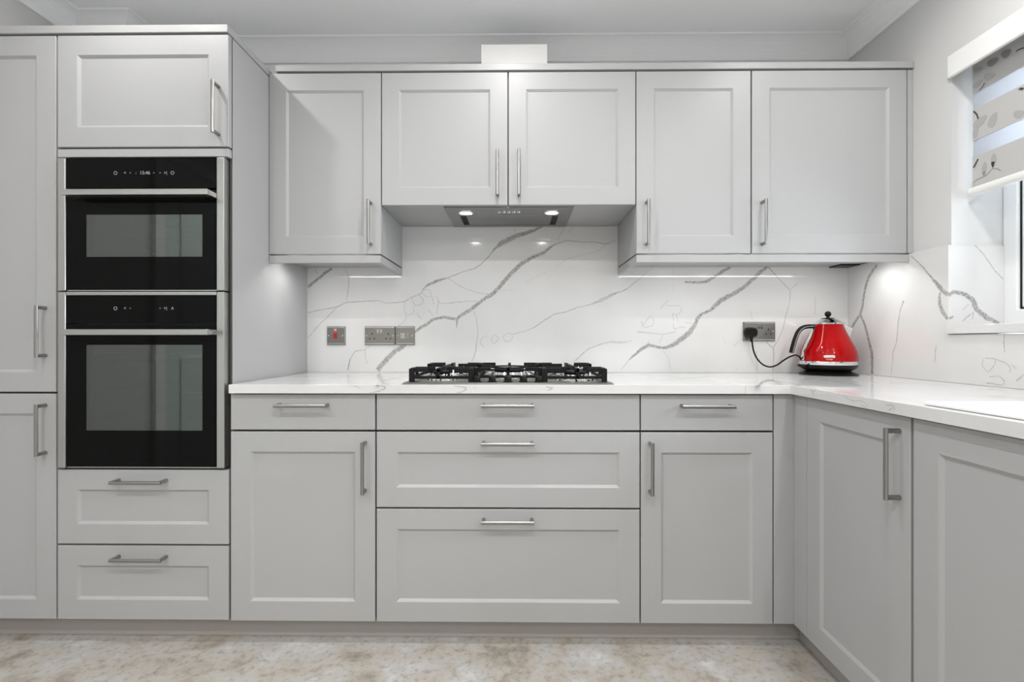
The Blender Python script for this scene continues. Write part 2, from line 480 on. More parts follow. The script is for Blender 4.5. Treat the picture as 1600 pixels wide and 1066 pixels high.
def L_(ox, oy, s, mm, pts, st=1.0):
    """traced polyline: crop origin, crop scale, metres per crop pixel; pts = (x,y,width px)"""
    out = []
    for x, y, wd in pts:
        k = st * (0.62 if wd <= 3 else 0.8 if wd <= 6 else 1.0)
        out.append((ox + x / s, oy + y / s, max(wd * mm, 0.0022) , k))
    return out
A = lambda pts, st=1.0: L_(460, 340, 3.077, 0.00098, pts, st)
B = lambda pts, st=1.0: L_(900, 380, 3.3333, 0.0009, pts, st)
back_veins = [
 A([(1195,42,8),(1130,70,22),(1060,92,26),(1000,122,30),(965,148,12),(940,180,5),(900,222,5),(865,245,5),(800,265,4),(735,290,6),(690,303,16),(650,320,14),(615,345,5),(612,365,4),(560,385,4),(530,405,4),(480,410,4),(440,412,3),(400,400,4),(320,405,4),(250,407,5),(205,430,5),(130,445,4),(65,458,4)]),
 A([(1545,110,2),(1500,127,5),(1440,118,4),(1390,118,4),(1310,112,5),(1260,125,6),(1235,140,11),(1200,170,18),(1150,190,18),(1090,222,24),(1040,270,24),(990,330,22),(950,372,22),(920,385,18),(880,415,20),(840,448,20),(800,470,18),(782,490,16),(720,480,16),(670,488,15),(640,510,17),(600,535,17),(575,552,14),(530,615,24),(480,645,26),(445,680,28),(400,735,28)]),
 A([(782,488,16),(782,510,10),(780,530,3)]),
 A([(735,290,3),(780,320,3),(830,345,3),(880,362,3),(935,370,3)]),
 A([(885,403,2),(830,402,3),(760,410,4),(705,415,3),(690,400,3)]),
 A([(1600,342,5),(1540,368,5),(1480,402,4),(1430,418,4),(1360,432,6),(1310,452,4),(1250,465,4),(1200,495,4),(1160,525,4),(1110,547,3),(1050,560,3)]),
 A([(1050,560,2),(1020,555,2),(1000,575,2),(1015,600,2),(1045,590,2),(1050,565,2)]),
 A([(955,565,2),(945,590,2),(960,608,2),(985,580,2),(960,562,2)]),
 A([(930,570,2),(905,575,2),(890,600,3),(915,625,2)]),
 A([(862,450,3),(878,490,3),(882,560,3),(875,620,4),(870,650,5),(852,695,2)]),
 A([(1500,127,3),(1470,155,3),(1400,178,2),(1310,198,2),(1255,240,2)], .6),
 A([(1210,262,2),(1150,290,2),(1110,315,2)], .5), A([(1060,350,2),(1000,352,2),(960,348,2)], .5),
 A([(180,245,14),(150,262,18),(120,290,15),(65,335,18)]), A([(100,245,3),(110,272,3)]),
 A([(245,245,3),(262,290,3),(263,330,4),(250,400,3)]),
 A([(205,430,3),(160,480,4),(110,525,4),(65,580,3)]),
 A([(565,385,3),(595,370,3),(622,395,3),(610,420,3),(580,425,3),(565,400,2),(565,385,2)]),
 A([(615,350,3),(650,345,3),(660,375,2),(640,385,2),(618,365,2)]), A([(660,375,3),(668,400,3),(670,420,2)]),
 A([(680,375,2),(695,405,4),(688,430,3),(685,470,2)]),
 A([(530,405,2),(528,440,2),(540,475,3),(530,500,2),(500,522,2)]), A([(545,470,2),(575,460,3),(572,430,2)]),
 A([(640,440,3),(670,475,3)]), A([(590,455,2),(600,480,3),(615,485,2)]),
 A([(365,615,3),(345,635,3),(290,645,4),(270,675,4),(262,700,7),(257,735,4)]), A([(340,635,2),(343,680,3),(350,705,3)]),
 A([(1600,598,3),(1570,605,3),(1510,598,3),(1450,615,3),(1405,635,3),(1370,665,3),(1340,697,2)]),
 A([(1295,42,2),(1285,75,3),(1265,108,2)]), A([(1345,45,2),(1315,72,3)]), A([(1060,55,2),(1062,85,3)]), A([(475,615,2),(480,632,2)]),
 B([(1000,123,16),(960,150,22),(920,190,22),(870,232,22),(820,265,26),(760,295,30),(725,325,26),(700,352,18),(660,365,15),(635,385,22),(620,425,22),(590,465,30),(550,500,32),(510,528,28),(460,548,18),(420,540,15),(380,530,20),(340,552,20),(295,590,14),(270,615,3),(235,660,2)]),
 B([(805,125,14),(760,150,20),(720,175,15),(680,200,17),(620,205,14),(565,203,10)]),
 B([(400,125,3),(340,175,3),(300,210,4),(260,245,4),(190,265,6),(120,300,4),(60,325,3),(0,338,3)]),
 B([(290,507,2),(250,517,2),(180,512,3),(110,535,3),(60,555,3),(0,610,3)]),
 B([(1005,128,8),(1030,155,6),(1060,190,4),(1115,245,4),(1112,310,3),(1090,390,4),(1075,460,3),(1045,520,4),(1025,540,6),(1030,600,4),(1025,668,2)]),
 B([(1115,245,2),(1150,210,3)]), B([(990,515,5),(1005,530,9),(1022,545,7)], .6),
 B([(480,298,2),(435,345,2)]), B([(470,325,2),(540,325,2),(555,350,2),(525,375,2),(500,365,2),(510,405,3)]), B([(525,375,2),(530,410,2)]),
 B([(340,405,3),(350,440,3),(400,430,2),(405,400,2),(390,375,3),(345,430,3)]),
 B([(320,463,4),(400,470,3),(455,475,3),(520,462,3)]), B([(455,475,2),(435,520,2)]),
 B([(505,420,2),(510,450,2),(545,435,2),(570,440,2)]), B([(570,415,2),(600,415,2),(620,430,2)]), B([(380,510,2),(370,530,2)]),
 B([(1245,280,2),(1248,330,2),(1243,370,2)]), B([(910,360,2),(918,400,2)]), B([(500,125,2),(510,180,2),(505,260,2)], .5),
 B([(450,560,2),(485,600,2),(490,660,2)], .5), B([(940,560,2),(942,665,3)]), B([(820,540,2),(850,505,3),(870,495,2)], .7), B([(845,650,3),(835,665,2)], .6), B([(765,490,2),(780,530,2)], .5),
]
bs = thing('splashback', 'white quartz splashback with grey diagonal veins behind the gas hob', 'splashback', (0.27, YW + .007, ZW1))
box('slab', 'stone', bs, -0.9885, XR + .0155, YW, YP - .001, ZW1 + .0005, 1.578)
vein_strips(bs, back_veins, lambda px, py: atY(px, py, YW), (0, -1, 0))

Cc = lambda pts, st=1.0: L_(1300, 280, 3.137, 0.00082, pts, st)
right_veins = [
 Cc([(220,420,16),(185,470,22),(170,510,20),(155,580,20),(150,630,20),(138,665,20),(100,720,20),(75,790,20)]),
 Cc([(140,665,14),(160,710,18),(180,790,20),(195,850,22),(198,900,22),(195,955,20)]),
 Cc([(388,375,6),(440,425,7),(490,485,11),(530,530,26),(555,558,22),(569,566,20)]),
 Cc([(530,555,12),(529,610,20),(545,655,22),(568,688,16)]),
 Cc([(352,595,10),(335,640,6),(325,700,5),(320,790,5),(300,850,5),(290,960,3)]),
 Cc([(510,812,4),(503,900,3)]), Cc([(845,760,5),(843,800,4),(848,850,3)]),
 Cc([(740,880,2),(735,915,2),(765,950,2),(800,905,3),(805,880,3),(750,878,2)]),
 Cc([(805,880,2),(860,905,2),(880,935,2),(870,950,3)]),
 Cc([(770,970,2),(820,965,3),(850,995,4),(840,1010,3),(760,1000,4)]), Cc([(940,960,2),(905,990,4)]), Cc([(880,910,2),(905,930,3)]),
]
rs = thing('splashback', 'veined white quartz splashback on the right wall below the window', 'splashback', (XR + .008, 1.2, ZW1))
YE = -0.05
MB().grid([YE, WY1 - .006, YW - .0005], [ZW1 + .0005, WZ0 - .0005, 1.383], lambda i, j: not (i == 0 and j == 1), XR, XP - .0005, lambda u, v, ww: (ww, u, v)).build('slab', 'stone', rs)
vein_strips(rs, right_veins, lambda px, py: atX(px, py, XR), (-1, 0, 0))
jb = thing('reveal_panel', 'small veined quartz panel lining the window recess beside the sill', 'stone panel', (1.64, 1.736, 1.095))
box('slab', 'stone', jb, XP - .0004, XW0 - .0005, 1.733, 1.7388, 1.0955, 1.383)
jam_veins = [Cc([(572,572,18),(595,552,18),(650,565,20),(690,590,26),(710,640,26),(760,680,26),(820,706,16)]),
 Cc([(700,325,4),(740,365,4),(790,440,4),(838,493,4)]), Cc([(690,650,6),(690,690,3)]), Cc([(680,660,4),(640,695,4)]), Cc([(640,640,2),(670,615,2)]), Cc([(575,685,12),(595,672,8)])]
vein_strips(jb, jam_veins, lambda px, py: atY(px, py, 1.733), (0, -1, 0))
tag(box('window_sill', 'stone', None, 1.529, XW0 - .001, WY0 + .002, 1.7328, 1.0655, 1.095, 0.002, loc=(1.63, 1.1, 1.0655)), 'white quartz sill projecting below the kitchen window', 'window sill')

wt = thing('worktop', 'L-shaped white quartz worktop with square edge and faint grey veins', 'worktop', (0.2, 1.94, ZW0))
XWE = 0.916
box('slab', 'stone', wt, -0.979, 0.7660, YF - .02, YW - .0005, ZW0, ZW1, 0.0010)
SX0, SX1, SY0, SY1 = 0.955, 1.425, 0.235, 1.110     # sink cut-out
xs = [0.7662, XWE, SX0, SX1, XR - .0005]; yy = [YE, SY0, SY1, YF - .02, YW - .0005]
MB().grid(xs, yy, lambda i, j: not (i == 0 and j < 3) and not (i == 2 and j == 1), ZW0, ZW1, lambda u, v, ww: (u, v, ww)).build('slab', 'stone', wt, 0.0010)
F = lambda ox, oy, s, pts, st=.7: L_(ox, oy, s, 0.0005, pts, st)
vein_strips(wt, [F(340,590,4.706,[(980,60,4),(1040,72,6),(1050,80,3)],.55), F(340,590,4.706,[(1200,58,6),(1242,75,14),(1200,98,8),(1120,115,6)]),
   F(680,590,4.706,[(140,60,5),(210,68,7),(240,82,12),(210,100,7),(160,116,6)]), F(680,590,4.706,[(280,66,4),(297,80,4)],.5),
   F(680,590,4.706,[(815,66,5),(835,80,10),(870,72,14),(850,92,9),(825,96,5)],.6)],
   lambda px, py: atY(px, py, YF - .02), (0, -1, 0), 0.0003)
G = lambda pts, st=.7: L_(1150, 575, 3.5556, 0.0008, pts, st)
vein_strips(wt, [G([(415,122,6),(430,132,7),(422,142,5),(432,160,3)]), G([(432,132,4),(445,124,4)]), G([(600,155,3),(625,172,3),(650,185,3),(690,178,3),(720,190,3),(735,215,3)]), G([(690,205,2),(725,222,3)]),
   G([(830,210,3),(860,205,5),(880,200,4),(872,218,5),(885,232,3)]), G([(850,235,5),(868,228,4)])],
   lambda px, py: atX(px, py, XWE), (-1, 0, 0), 0.0003)
def atZw(px, py):
    r = ray(px, py); k = (ZW1 - CAM_H) / r.z; return Vector((r.x * k, r.y * k, ZW1))
T = lambda pts, st=.3: L_(0, 0, 1, 0.006, pts, st)
vein_strips(wt, [T([(1185,603,2),(1190,597,2),(1205,594,2),(1240,600,1)]), T([(1285,609,1),(1360,610,1),(1420,612,1),(1500,617,1),(1600,622,1)]), T([(1260,590,2),(1330,600,2),(1345,603,1)], .22),
   T([(590,602,2),(592,597,2),(605,593,2),(625,590,2)], .35), T([(455,590,1),(490,588,1),(530,586,1)], .2), T([(1010,598,1),(1060,592,2),(1110,588,1)], .2)],
   atZw, (0, 0, 1), 0.0003)

# ------------------------------------------------------------------ cabinets
def shaker(name, parent, a0, a1, z0, z1, pos=YF, side='front', fw=0.068, rec=0.007, bev=0.009, t=0.019, flat=False):
    """one-piece door front: bevelled outer edge, sunken centre panel with sloped moulding"""
    ch = 0.0015
    def P(a, d, z): return (a, pos + d, z) if side == 'front' else (pos + d, a, z)
    mb = MB()
    def rect(i, d): return [mb.bm.verts.new(P(a, d, z)) for a, z in ((a0 + i, z0 + i), (a1 - i, z0 + i), (a1 - i, z1 - i), (a0 + i, z1 - i))]
    rings = [rect(0, t), rect(0, ch), rect(ch, 0)]
    if not flat: rings += [rect(fw, 0), rect(fw + bev, rec)]
    for r0, r1 in zip(rings, rings[1:]):
        for k in range(4): mb.bm.faces.new((r0[k], r0[(k + 1) % 4], r1[(k + 1) % 4], r1[k]))
    mb.bm.faces.new(rings[-1]); mb.bm.faces.new(rings[0][::-1])
    return mb.build(name, 'paint', parent)

# shared handle meshes: satin nickel D-handle, round-cornered bar on two round posts
def handle_mesh(vertical, side):
    mb = MB(); hl = 0.088; r = 0.0062; pj = 0.034
    def P(l, d):   # l along the bar, d = distance out from the door
        if side == 'front': return (0, -d, l) if vertical else (l, -d, 0)
        return (-d, 0, l)
    up = (0, 1, 0) if side == 'front' else (1, 0, 0)
    mb.sweep([P(-hl, pj), P(hl, pj)], r, 0.0045, n=12, up=up)
    mb2 = mb
    for sgn in (-1, 1):
        l = sgn * (hl - r)
        mb2.sweep([P(l, 0.0), P(l, pj - 0.001)], r, r, n=14, up=(0, 0, 1) if side == 'front' and not vertical else ((1, 0, 0) if side == 'front' else (0, 1, 0)))
    bmesh.ops.recalc_face_normals(mb.bm, faces=mb.bm.faces[:])
    me = bpy.data.meshes.new('handle'); mb.bm.to_mesh(me); mb.bm.free(); me.materials.append(M['handle'])
    me.polygons.foreach_set('use_smooth', [True] * len(me.polygons)); me.set_sharp_from_angle(angle=math.radians(40))
    return me
HM = {'v': handle_mesh(True, 'front'), 'h': handle_mesh(False, 'front'), 'r': handle_mesh(True, 'right')}
def handle(door, kind, x, y, z):
    o = bpy.data.objects.new('handle', HM[kind]); C.objects.link(o)
    o.parent = door; o.location = Vector((x, y, z)) - ORIG[door.name]
    return o

CB = 0.0215   # carcass starts this far behind the door face
# --- tall larder at the left edge
lx0, lx1 = -1.887, -1.5892
u = thing('larder_cabinet', 'tall light grey larder cabinet left of the built-in ovens', 'cabinet', (-1.74, 1.95, 0.0))
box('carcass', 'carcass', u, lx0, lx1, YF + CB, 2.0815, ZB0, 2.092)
box('filler_strip', 'paint', u, XL + .001, lx0 - .002, YF, YF + .019, ZB0, 2.092, 0.001)
d = shaker('door', u, lx0, lx1 - .001, 0.8645, 2.0935); handle(d, 'v', -1.625, YF, 1.072)
d = shaker('door', u, lx0, lx1 - .001, ZB0 + .002, 0.858); handle(d, 'v', -1.625, YF, 0.737)
# --- oven housing
tx0, tx1 = -1.584, -0.991
u = thing('oven_housing', 'tall grey housing cabinet holding two black ovens, with drawers below', 'cabinet', (-1.288, 1.95, 0.0))
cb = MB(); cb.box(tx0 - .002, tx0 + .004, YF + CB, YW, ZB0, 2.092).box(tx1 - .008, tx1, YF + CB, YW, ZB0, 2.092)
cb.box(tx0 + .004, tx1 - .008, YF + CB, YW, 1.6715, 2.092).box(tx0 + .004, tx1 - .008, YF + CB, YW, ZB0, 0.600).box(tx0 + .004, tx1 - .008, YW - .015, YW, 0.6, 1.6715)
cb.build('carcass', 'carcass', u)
box('end_panel', 'paint', u, tx1 + .0003, -0.9887, YF + CB + .0, YW, ZB0, 2.092)
d = shaker('door', u, tx0, tx1, 1.7085, 2.0935); handle(d, 'v', -1.025, YF, 1.831)
shaker('rail', u, tx0, tx1, 1.6735, 1.7015, flat=True)
d = shaker('drawer', u, tx0, tx1, 0.341, 0.5963); handle(d, 'h', -1.288, YF, 0.561)
d = shaker('drawer', u, tx0, tx1, ZB0 + .002, 0.3345); handle(d, 'h', -1.288, YF, 0.299)

# --- base run
def base_unit(label, x0, x1):
    u = thing('base_cabinet', label, 'cabinet', ((x0 + x1) / 2, 1.95, 0.0))
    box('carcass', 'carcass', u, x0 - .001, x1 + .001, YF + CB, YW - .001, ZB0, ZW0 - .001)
    return u
u = base_unit('grey base cabinet with one drawer over a door, next to the ovens', -0.9833, -0.4863)
d = shaker('drawer', u, -0.9833, -0.4863, 0.7355, ZB1, flat=True); handle(d, 'h', -0.731, YF, 0.8215)
d = shaker('door', u, -0.9833, -0.4863, ZB0, 0.7285); handle(d, 'v', -0.5195, YF, 0.611)
u = base_unit('wide grey base cabinet with three drawers under the gas hob', -0.4808, 0.417)
d = shaker('drawer', u, -0.4808, 0.417, 0.7355, ZB1, flat=True); handle(d, 'h', -0.032, YF, 0.8215)
d = shaker('drawer', u, -0.4808, 0.417, 0.471, 0.7285); handle(d, 'h', -0.032, YF, 0.6935)
d = shaker('drawer', u, -0.4808, 0.417, ZB0, 0.4645); handle(d, 'h', -0.032, YF, 0.4312)
u = base_unit('grey base cabinet with one drawer over a door, beside the inner corner', 0.4214, 0.8674)
d = shaker('drawer', u, 0.4214, 0.8674, 0.7355, ZB1, flat=True); handle(d, 'h', 0.640, YF, 0.8205)
d = shaker('door', u, 0.4214, 0.8674, ZB0, 0.7285); handle(d, 'v', 0.4512, YF, 0.611)
# corner post
u = thing('corner_post', 'plain grey corner filler post between the two base runs', 'filler panel', (0.92, 1.62, 0.0))
shaker('panel', u, 0.8717, XRF + .019, ZB0, ZB1 + .002, flat=True)
shaker('panel', u, 1.5705, YF - .0005, ZB0, ZB1 + .002, pos=XRF, side='right', flat=True)
# right run
def right_unit(label, y0, y1):
    u = thing('base_cabinet', label, 'cabinet', (1.25, (y0 + y1) / 2, 0.0))
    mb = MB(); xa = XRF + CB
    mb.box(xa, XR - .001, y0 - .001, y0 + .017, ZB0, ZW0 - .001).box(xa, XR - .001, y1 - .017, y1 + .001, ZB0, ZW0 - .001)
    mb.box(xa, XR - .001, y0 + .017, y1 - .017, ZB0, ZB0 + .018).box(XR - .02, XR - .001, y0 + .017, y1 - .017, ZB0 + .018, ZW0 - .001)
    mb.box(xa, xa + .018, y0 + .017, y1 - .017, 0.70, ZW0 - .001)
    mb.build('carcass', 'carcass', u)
    return u
u = right_unit('grey base cabinet with vertical bar handle, between corner post and sink cabinet', 1.1565, 1.5675)
d = shaker('door', u, 1.1565, 1.5675, ZB0, ZB1, pos=XRF, side='right'); handle(d, 'r', XRF, 1.188, 0.738)
u = right_unit('grey base cabinet with plain door at right picture edge, under the sink', 0.548, 1.148)
shaker('door', u, 0.548, 1.148, ZB0, ZB1, pos=XRF, side='right')
u = right_unit('grey base cabinet with bar handle at the near end of the right run', -0.048, 0.540)
d = shaker('door', u, -0.048, 0.540, ZB0, ZB1, pos=XRF, side='right'); handle(d, 'r', XRF, 0.50, 0.738)

# plinths
tag(box('plinth', 'plinth', None, XL + .002, XRF + .045, YF + .045, YF + .061, 0.0015, ZB0 - .001, loc=(-0.5, YF + .053, 0.0015)), 'long taupe plinth board under the ovens and hob run', 'plinth')
tag(box('plinth', 'plinth', None, XRF + .045, XRF + .061, YE, YF + .0445, 0.0015, ZB0 - .001, loc=(XRF + .053, 0.8, 0.0015)), 'taupe plinth board under the right-hand sink run', 'plinth')

# --- wall units
ZU0, ZU1 = 1.3855, 2.105
def wall_unit(label, x0, x1, z0, ca=None, cbx=None):
    u = thing('wall_cabinet', label, 'cabinet', ((x0 + x1) / 2, 2.07, z0))
    box('carcass', 'paint', u, ca if ca is not None else x0 - .001, cbx if cbx is not None else x1 + .001, YU + CB, YW - .0008, z0, ZU1 - .001)
    box('gap_shade_strip', 'carcass', u, x0 + .001, x1 - .001, YU + .0198, YU + CB - .0003, z0 + .002, ZU1 - .003)  # thin dark strip painting shade into the gaps around the doors
    return u
u = wall_unit('narrow grey wall cabinet beside the oven housing', -0.9875, -0.5412, ZU0)
d = shaker('door', u, -0.9875, -0.5412, ZU0, ZU1, pos=YU); handle(d, 'v', -0.5808, YU, 1.506)
ZH = 1.579
u = wall_unit('short grey double-door wall cabinet above the hob, holding the extractor', -0.5373, 0.4674, ZH, -0.5385, 0.4685)
d = shaker('door', u, -0.5373, -0.038, ZH, ZU1, pos=YU); handle(d, 'v', -0.0772, YU, 1.699)
d = shaker('door', u, -0.0335, 0.4674, ZH, ZU1, pos=YU); handle(d, 'v', 0.0067, YU, 1.699)
u = wall_unit('narrow grey wall cabinet just right of the extractor, handle at its left', 0.4712, 0.9198, ZU0)
d = shaker('door', u, 0.4712, 0.9198, ZU0, ZU1, pos=YU); handle(d, 'v', 0.5102, YU, 1.504)
u = wall_unit('wide grey wall cabinet in the corner above the red kettle', 0.9248, 1.5294, ZU0)
d = shaker('door', u, 0.9248, 1.5294, ZU0, ZU1, pos=YU); handle(d, 'v', 0.9632, YU, 1.503)
tag(box('filler_panel', 'paint', None, 1.5335, XP - .0005, YU + .001, YU + .02, ZU0, ZU1, 0.001, loc=(1.545, YU + .01, ZU0)), 'slim grey filler strip between corner wall cabinet and right wall', 'filler panel')
# cornices
c = thing('cornice', 'square grey cornice along the top of the wall cabinets', 'cornice', (0.28, 2.07, 2.112))
box('board', 'paint', c, -0.9600, XP - .001, YU - .004, YU + .030, 2.1115, 2.1365, 0.0015)
box('top_panel', 'white', c, -0.9600, XP - .001, YU + .0305, YW - .001, 2.1065, 2.1210)  # unseen top, made white to bounce downlight onto the ceiling
c = thing('cornice', 'square grey cornice on top of the tall oven cabinets', 'cornice', (-1.45, 1.93, 2.096))
box('board', 'paint', c, XL + .001, -0.991, YF - .006, YF + .030, 2.0985, 2.1245, 0.0015)
box('side_board', 'paint', c, -1.021, -0.991, YF + .0305, YW - .001, 2.0985, 2.1245, 0.0015)
box('top_panel', 'white', c, XL + .001, -1.0215, YF + .0305, 2.0815, 2.0925, 2.110)  # white as well, an unseen reflector towards the ceiling
# light pelmets
PZ0, PZ1 = 1.351, 1.3800
p = thing('light_pelmet', 'grey pelmet strip under the wall cabinet beside the ovens', 'pelmet', (-0.76, 2.0, PZ0))
box('front_strip', 'paint', p, -0.9875, -0.5412, YU + .001, YU + .021, PZ0, PZ1, 0.001)
box('side_strip', 'paint', p, -0.5612, -0.5412, YU + .0215, YW - .001, PZ0, PZ1, 0.001)
p = thing('light_pelmet', 'grey pelmet strip under the two right wall cabinets above the kettle', 'pelmet', (1.0, 2.0, PZ0))
box('front_strip', 'paint', p, 0.4712, XR - .001, YU + .001, YU + .021, PZ0, PZ1, 0.001)
box('side_strip', 'paint', p, 0.4712, 0.4912, YU + .0215, YW - .001, PZ0, PZ1, 0.001)
# led strips
def led(label, x0, x1):
    u = thing('led_strip', label, 'light', ((x0 + x1) / 2, 1.97, ZU0))
    box('channel', 'steel', u, x0 - .004, x1 + .004, 1.955, 1.985, ZU0 - .005, ZU0 - .0005)
    box('diffuser', 'strip', u, x0, x1, 1.959, 1.981, ZU0 - .0065, ZU0 - .0052)
led('thin strip light under the wall cabinet beside the ovens', -0.945, -0.600)
led('thin strip light under the two right wall cabinets', 0.530, 1.47)
def puck(label, x, y, aim):
    u = thing('cabinet_spotlight', label, 'light', (x, y, ZU0))
    MB().lathe([(.030, -.0005), (.030, -.008), (.027, -.010), (.022, -.010)], (x, y, ZU0), 32).build('housing', 'steel', u, smooth=True)
    MB().lathe([(.021, -.0101), (.020, -.0112)], (x, y, ZU0), 24).build('lens', 'lamp', u, smooth=True)
    l = bpy.data.lights.new('spot_lamp', 'SPOT'); l.energy = PUCK; l.spot_size = math.radians(168); l.spot_blend = 0.9; l.shadow_soft_size = 0.018; l.color = WARM
    o = bpy.data.objects.new('spot_lamp', l); C.objects.link(o); o.parent = u; o.location = (0, 0, -.014)
puck('round spotlight under the wall cabinet close to the oven housing', -0.905, 2.01, 0)
puck('round spotlight under the corner wall cabinet close to the right wall', 1.455, 2.01, 0)
# junction clip in the far corner under the cabinets
cl = MB().box(1.45, 1.535, 2.17, 2.25, ZU0 - .006, ZU0 - .0005)
tag(cl.build('cable_cover', 'black', None, loc=(1.49, 2.2, ZU0 - .006)), 'small black cable cover under the wall cabinet in the corner', 'cable cover')
# boxed duct on top of the wall units
tag(box('extractor_duct', 'white', None, -0.152, 0.128, 2.035, YP - .09, 2.1215, 2.297, 0.002, loc=(-0.012, 2.1, 2.1215)), 'white boxed extractor duct on top of the wall cabinets', 'duct')

# ------------------------------------------------------------------ extractor hood
h = thing('cooker_hood', 'stainless steel canopy extractor with two lit lamps under the wall cabinet', 'cooker hood', (-0.034, 2.08, ZH))
hx0, hx1, hy0, hy1 = -0.2955, 0.2275, 1.9265, 2.2455
xs = [hx0, hx0 + .052, hx1 - .052, hx1]; yy = [hy0, hy0 + .125, hy1 - .028, hy1]
MB().grid(xs, yy, lambda i, j: not (i == 1 and j == 1), ZH - .0055, ZH - .0005, lambda a, b, ww: (a, b, ww)).build('frame', 'hoodsteel', h, 0.001)
box('filter_panel', 'hoodsteel', h, hx0 + .078, hx1 - .078, hy0 + .130, hy1 - .034, ZH - .0045, ZH - .0015, 0.0008)
box('recess', 'dark', h, hx0 + .0525, hx1 - .0525, hy0 + .1255, hy1 - .0285, ZH - .0013, ZH - .0005)
for lx in (-0.2125, 0.1435):
    q = MB().lathe([(.034, -.0056), (.033, -.0085), (.026, -.009), (.0255, -.0056)], (lx, 1.995, ZH), 32, cap=False).build('lamp', 'chrome', h, smooth=True)
    MB().lathe([(.0255, -.0058), (.024, -.0078)], (lx, 1.995, ZH), 28).build('lens', 'lamp', q, smooth=True)
    l = bpy.data.lights.new('hood_lamp', 'SPOT'); l.energy = 1.0; l.spot_size = math.radians(100); l.spot_blend = 0.8; l.shadow_soft_size = 0.02; l.color = WARM
    o = bpy.data.objects.new('hood_lamp', l); C.objects.link(o); o.parent = h; o.location = Vector((lx, 1.995, ZH - .012)) - ORIG[h.name]
for k in range(5):
    MB().lathe([(.0075, -.0056), (.0072, -.009), (.006, -.0098)], (-0.074 + .020 * k, 1.985, ZH), 18).build('button', 'chrome', h, smooth=True)

# ------------------------------------------------------------------ ovens
def oven(label, z0, z1, zsplit, win, zh, top_trim, clock, zt):
    x0, x1 = -1.5755, -0.9865 - .016
    x0, x1 = -1.574, -0.9995
    yf = 1.632
    u = thing('built_in_oven', label, 'oven', ((x0 + x1) / 2, 1.95, z0))
    # cavity shell behind the door
    b = MB(); bx0, bx1 = x0 + .006, x1 - .006
    b.box(bx0, bx1, 2.12, 2.14, z0 + .004, z1 - .004).box(bx0, bx0 + .02, 1.664, 2.12, z0 + .004, z1 - .004).box(bx1 - .02, bx1, 1.664, 2.12, z0 + .004, z1 - .004)
    b.box(bx0 + .02, bx1 - .02, 1.664, 2.12, z0 + .004, z0 + .03).box(bx0 + .02, bx1 - .02, 1.664, 2.12, zsplit - .02, z1 - .004)
    b.build('body', 'cavity', u)
    for zr in ([win[2] + .03, win[2] + (win[3] - win[2]) * .42, win[3] - .035, win[3] - .065] if not clock else [win[2] + .075]):
        rk = MB()
        rk.sweep([(bx0 + .024, 1.70, zr), (bx1 - .024, 1.70, zr)], .003, n=8)
        rk.sweep([(bx0 + .024, 2.08, zr), (bx1 - .024, 2.08, zr)], .003, n=8)
        for k in range(14):
            xx = bx0 + .03 + (bx1 - bx0 - .06) * k / 13
            rk.sweep([(xx, 1.70, zr), (xx, 2.08, zr)], .0015, n=6, up=(0, 0, 1))
        rk.build('wire_shelf', 'chrome', u)
    for s0, s1 in ((x0, x0 + .0265), (x1 - .0265, x1)):
        MB().box(s0, s1, yf - .003, 1.661, z0, z1).build('side_trim', 'steel', u, 0.003)
    gx0, gx1 = x0 + .0275, x1 - .0275
    cp = box('control_panel', 'blackglass', u, gx0, gx1, yf, 1.661, zsplit + .003, z1 - (.0 if not top_trim else .012), 0.0008)
    d = MB()
    ys = [gx0, win[0], win[1], gx1]; zz = [z0 + .004, win[2], win[3], zsplit - .002]
    d.grid(ys, zz, lambda i, j: not (i == 1 and j == 1), yf, 1.660, lambda a, b_, ww: (a, ww, b_))
    d = d.build('door', 'blackglass', u, 0.0008)
    box('window', 'ovenwin', d, win[0] + .0002, win[1] - .0002, yf + .0006, yf + .004, win[2] + .0002, win[3] - .0002)
    hd = MB().box(-1.5165, -1.0255, yf - .052, yf - .040, zh - .0095, zh + .0095)
    hd.box(-1.5165, -1.4995, yf - .0395, yf - .0002, zh - .0085, zh + .0085).box(-1.0425, -1.0255, yf - .0395, yf - .0002, zh - .0085, zh + .0085)
    hd.build('handle', 'steel', d, 0.0012)
    box('bottom_trim', 'steel', u, gx0, gx1, yf + .004, 1.661, z0, z0 + .0035)
    if top_trim:
        box('top_trim', 'steel', u, gx0, gx1, yf - .002, 1.661, z1 - .0115, z1, 0.001)
    # printed and lit touch symbols
    yt = yf - .0003
    def ring(x):
        MB().lathe([(.0062, 0), (.0062, -.0003), (.0046, -.0003), (.0046, 0)], (x, yt, zt), 18, axis='Y', cap=False).build('symbol', 'glow', cp)
    ring(-1.3755)
    text_mesh('symbol', '<', .015, 'glow', cp, (-1.343, yt, zt), FRONT_ROT)
    text_mesh('symbol', '<', .010, 'glow', cp, (-1.325, yt, zt), FRONT_ROT)
    text_mesh('symbol', '>', .010, 'glow', cp, (-1.2215, yt, zt), FRONT_ROT)
    text_mesh('symbol', '>|', .014, 'glow', cp, (-1.203, yt, zt), FRONT_ROT)
    ring(-1.179) if clock else text_mesh('symbol', 'A', .014, 'glow', cp, (-1.179, yt, zt), FRONT_ROT)
    if clock:
        text_mesh('clock', '15:46', .0165, 'glow', cp, (-1.274, yt, zt), FRONT_ROT)
        text_mesh('symbol', ':', .014, 'glow', cp, (-1.305, yt, zt), FRONT_ROT)
        text_mesh('symbol', '>', .010, 'glow', cp, (-1.243, yt, zt), FRONT_ROT)
    return u
oven('upper compact black glass oven with small window and lit clock', 1.2118, 1.6675, 1.5600, (-1.477, -1.0765, 1.3285, 1.473), 1.5355, False, True, 1.6155)
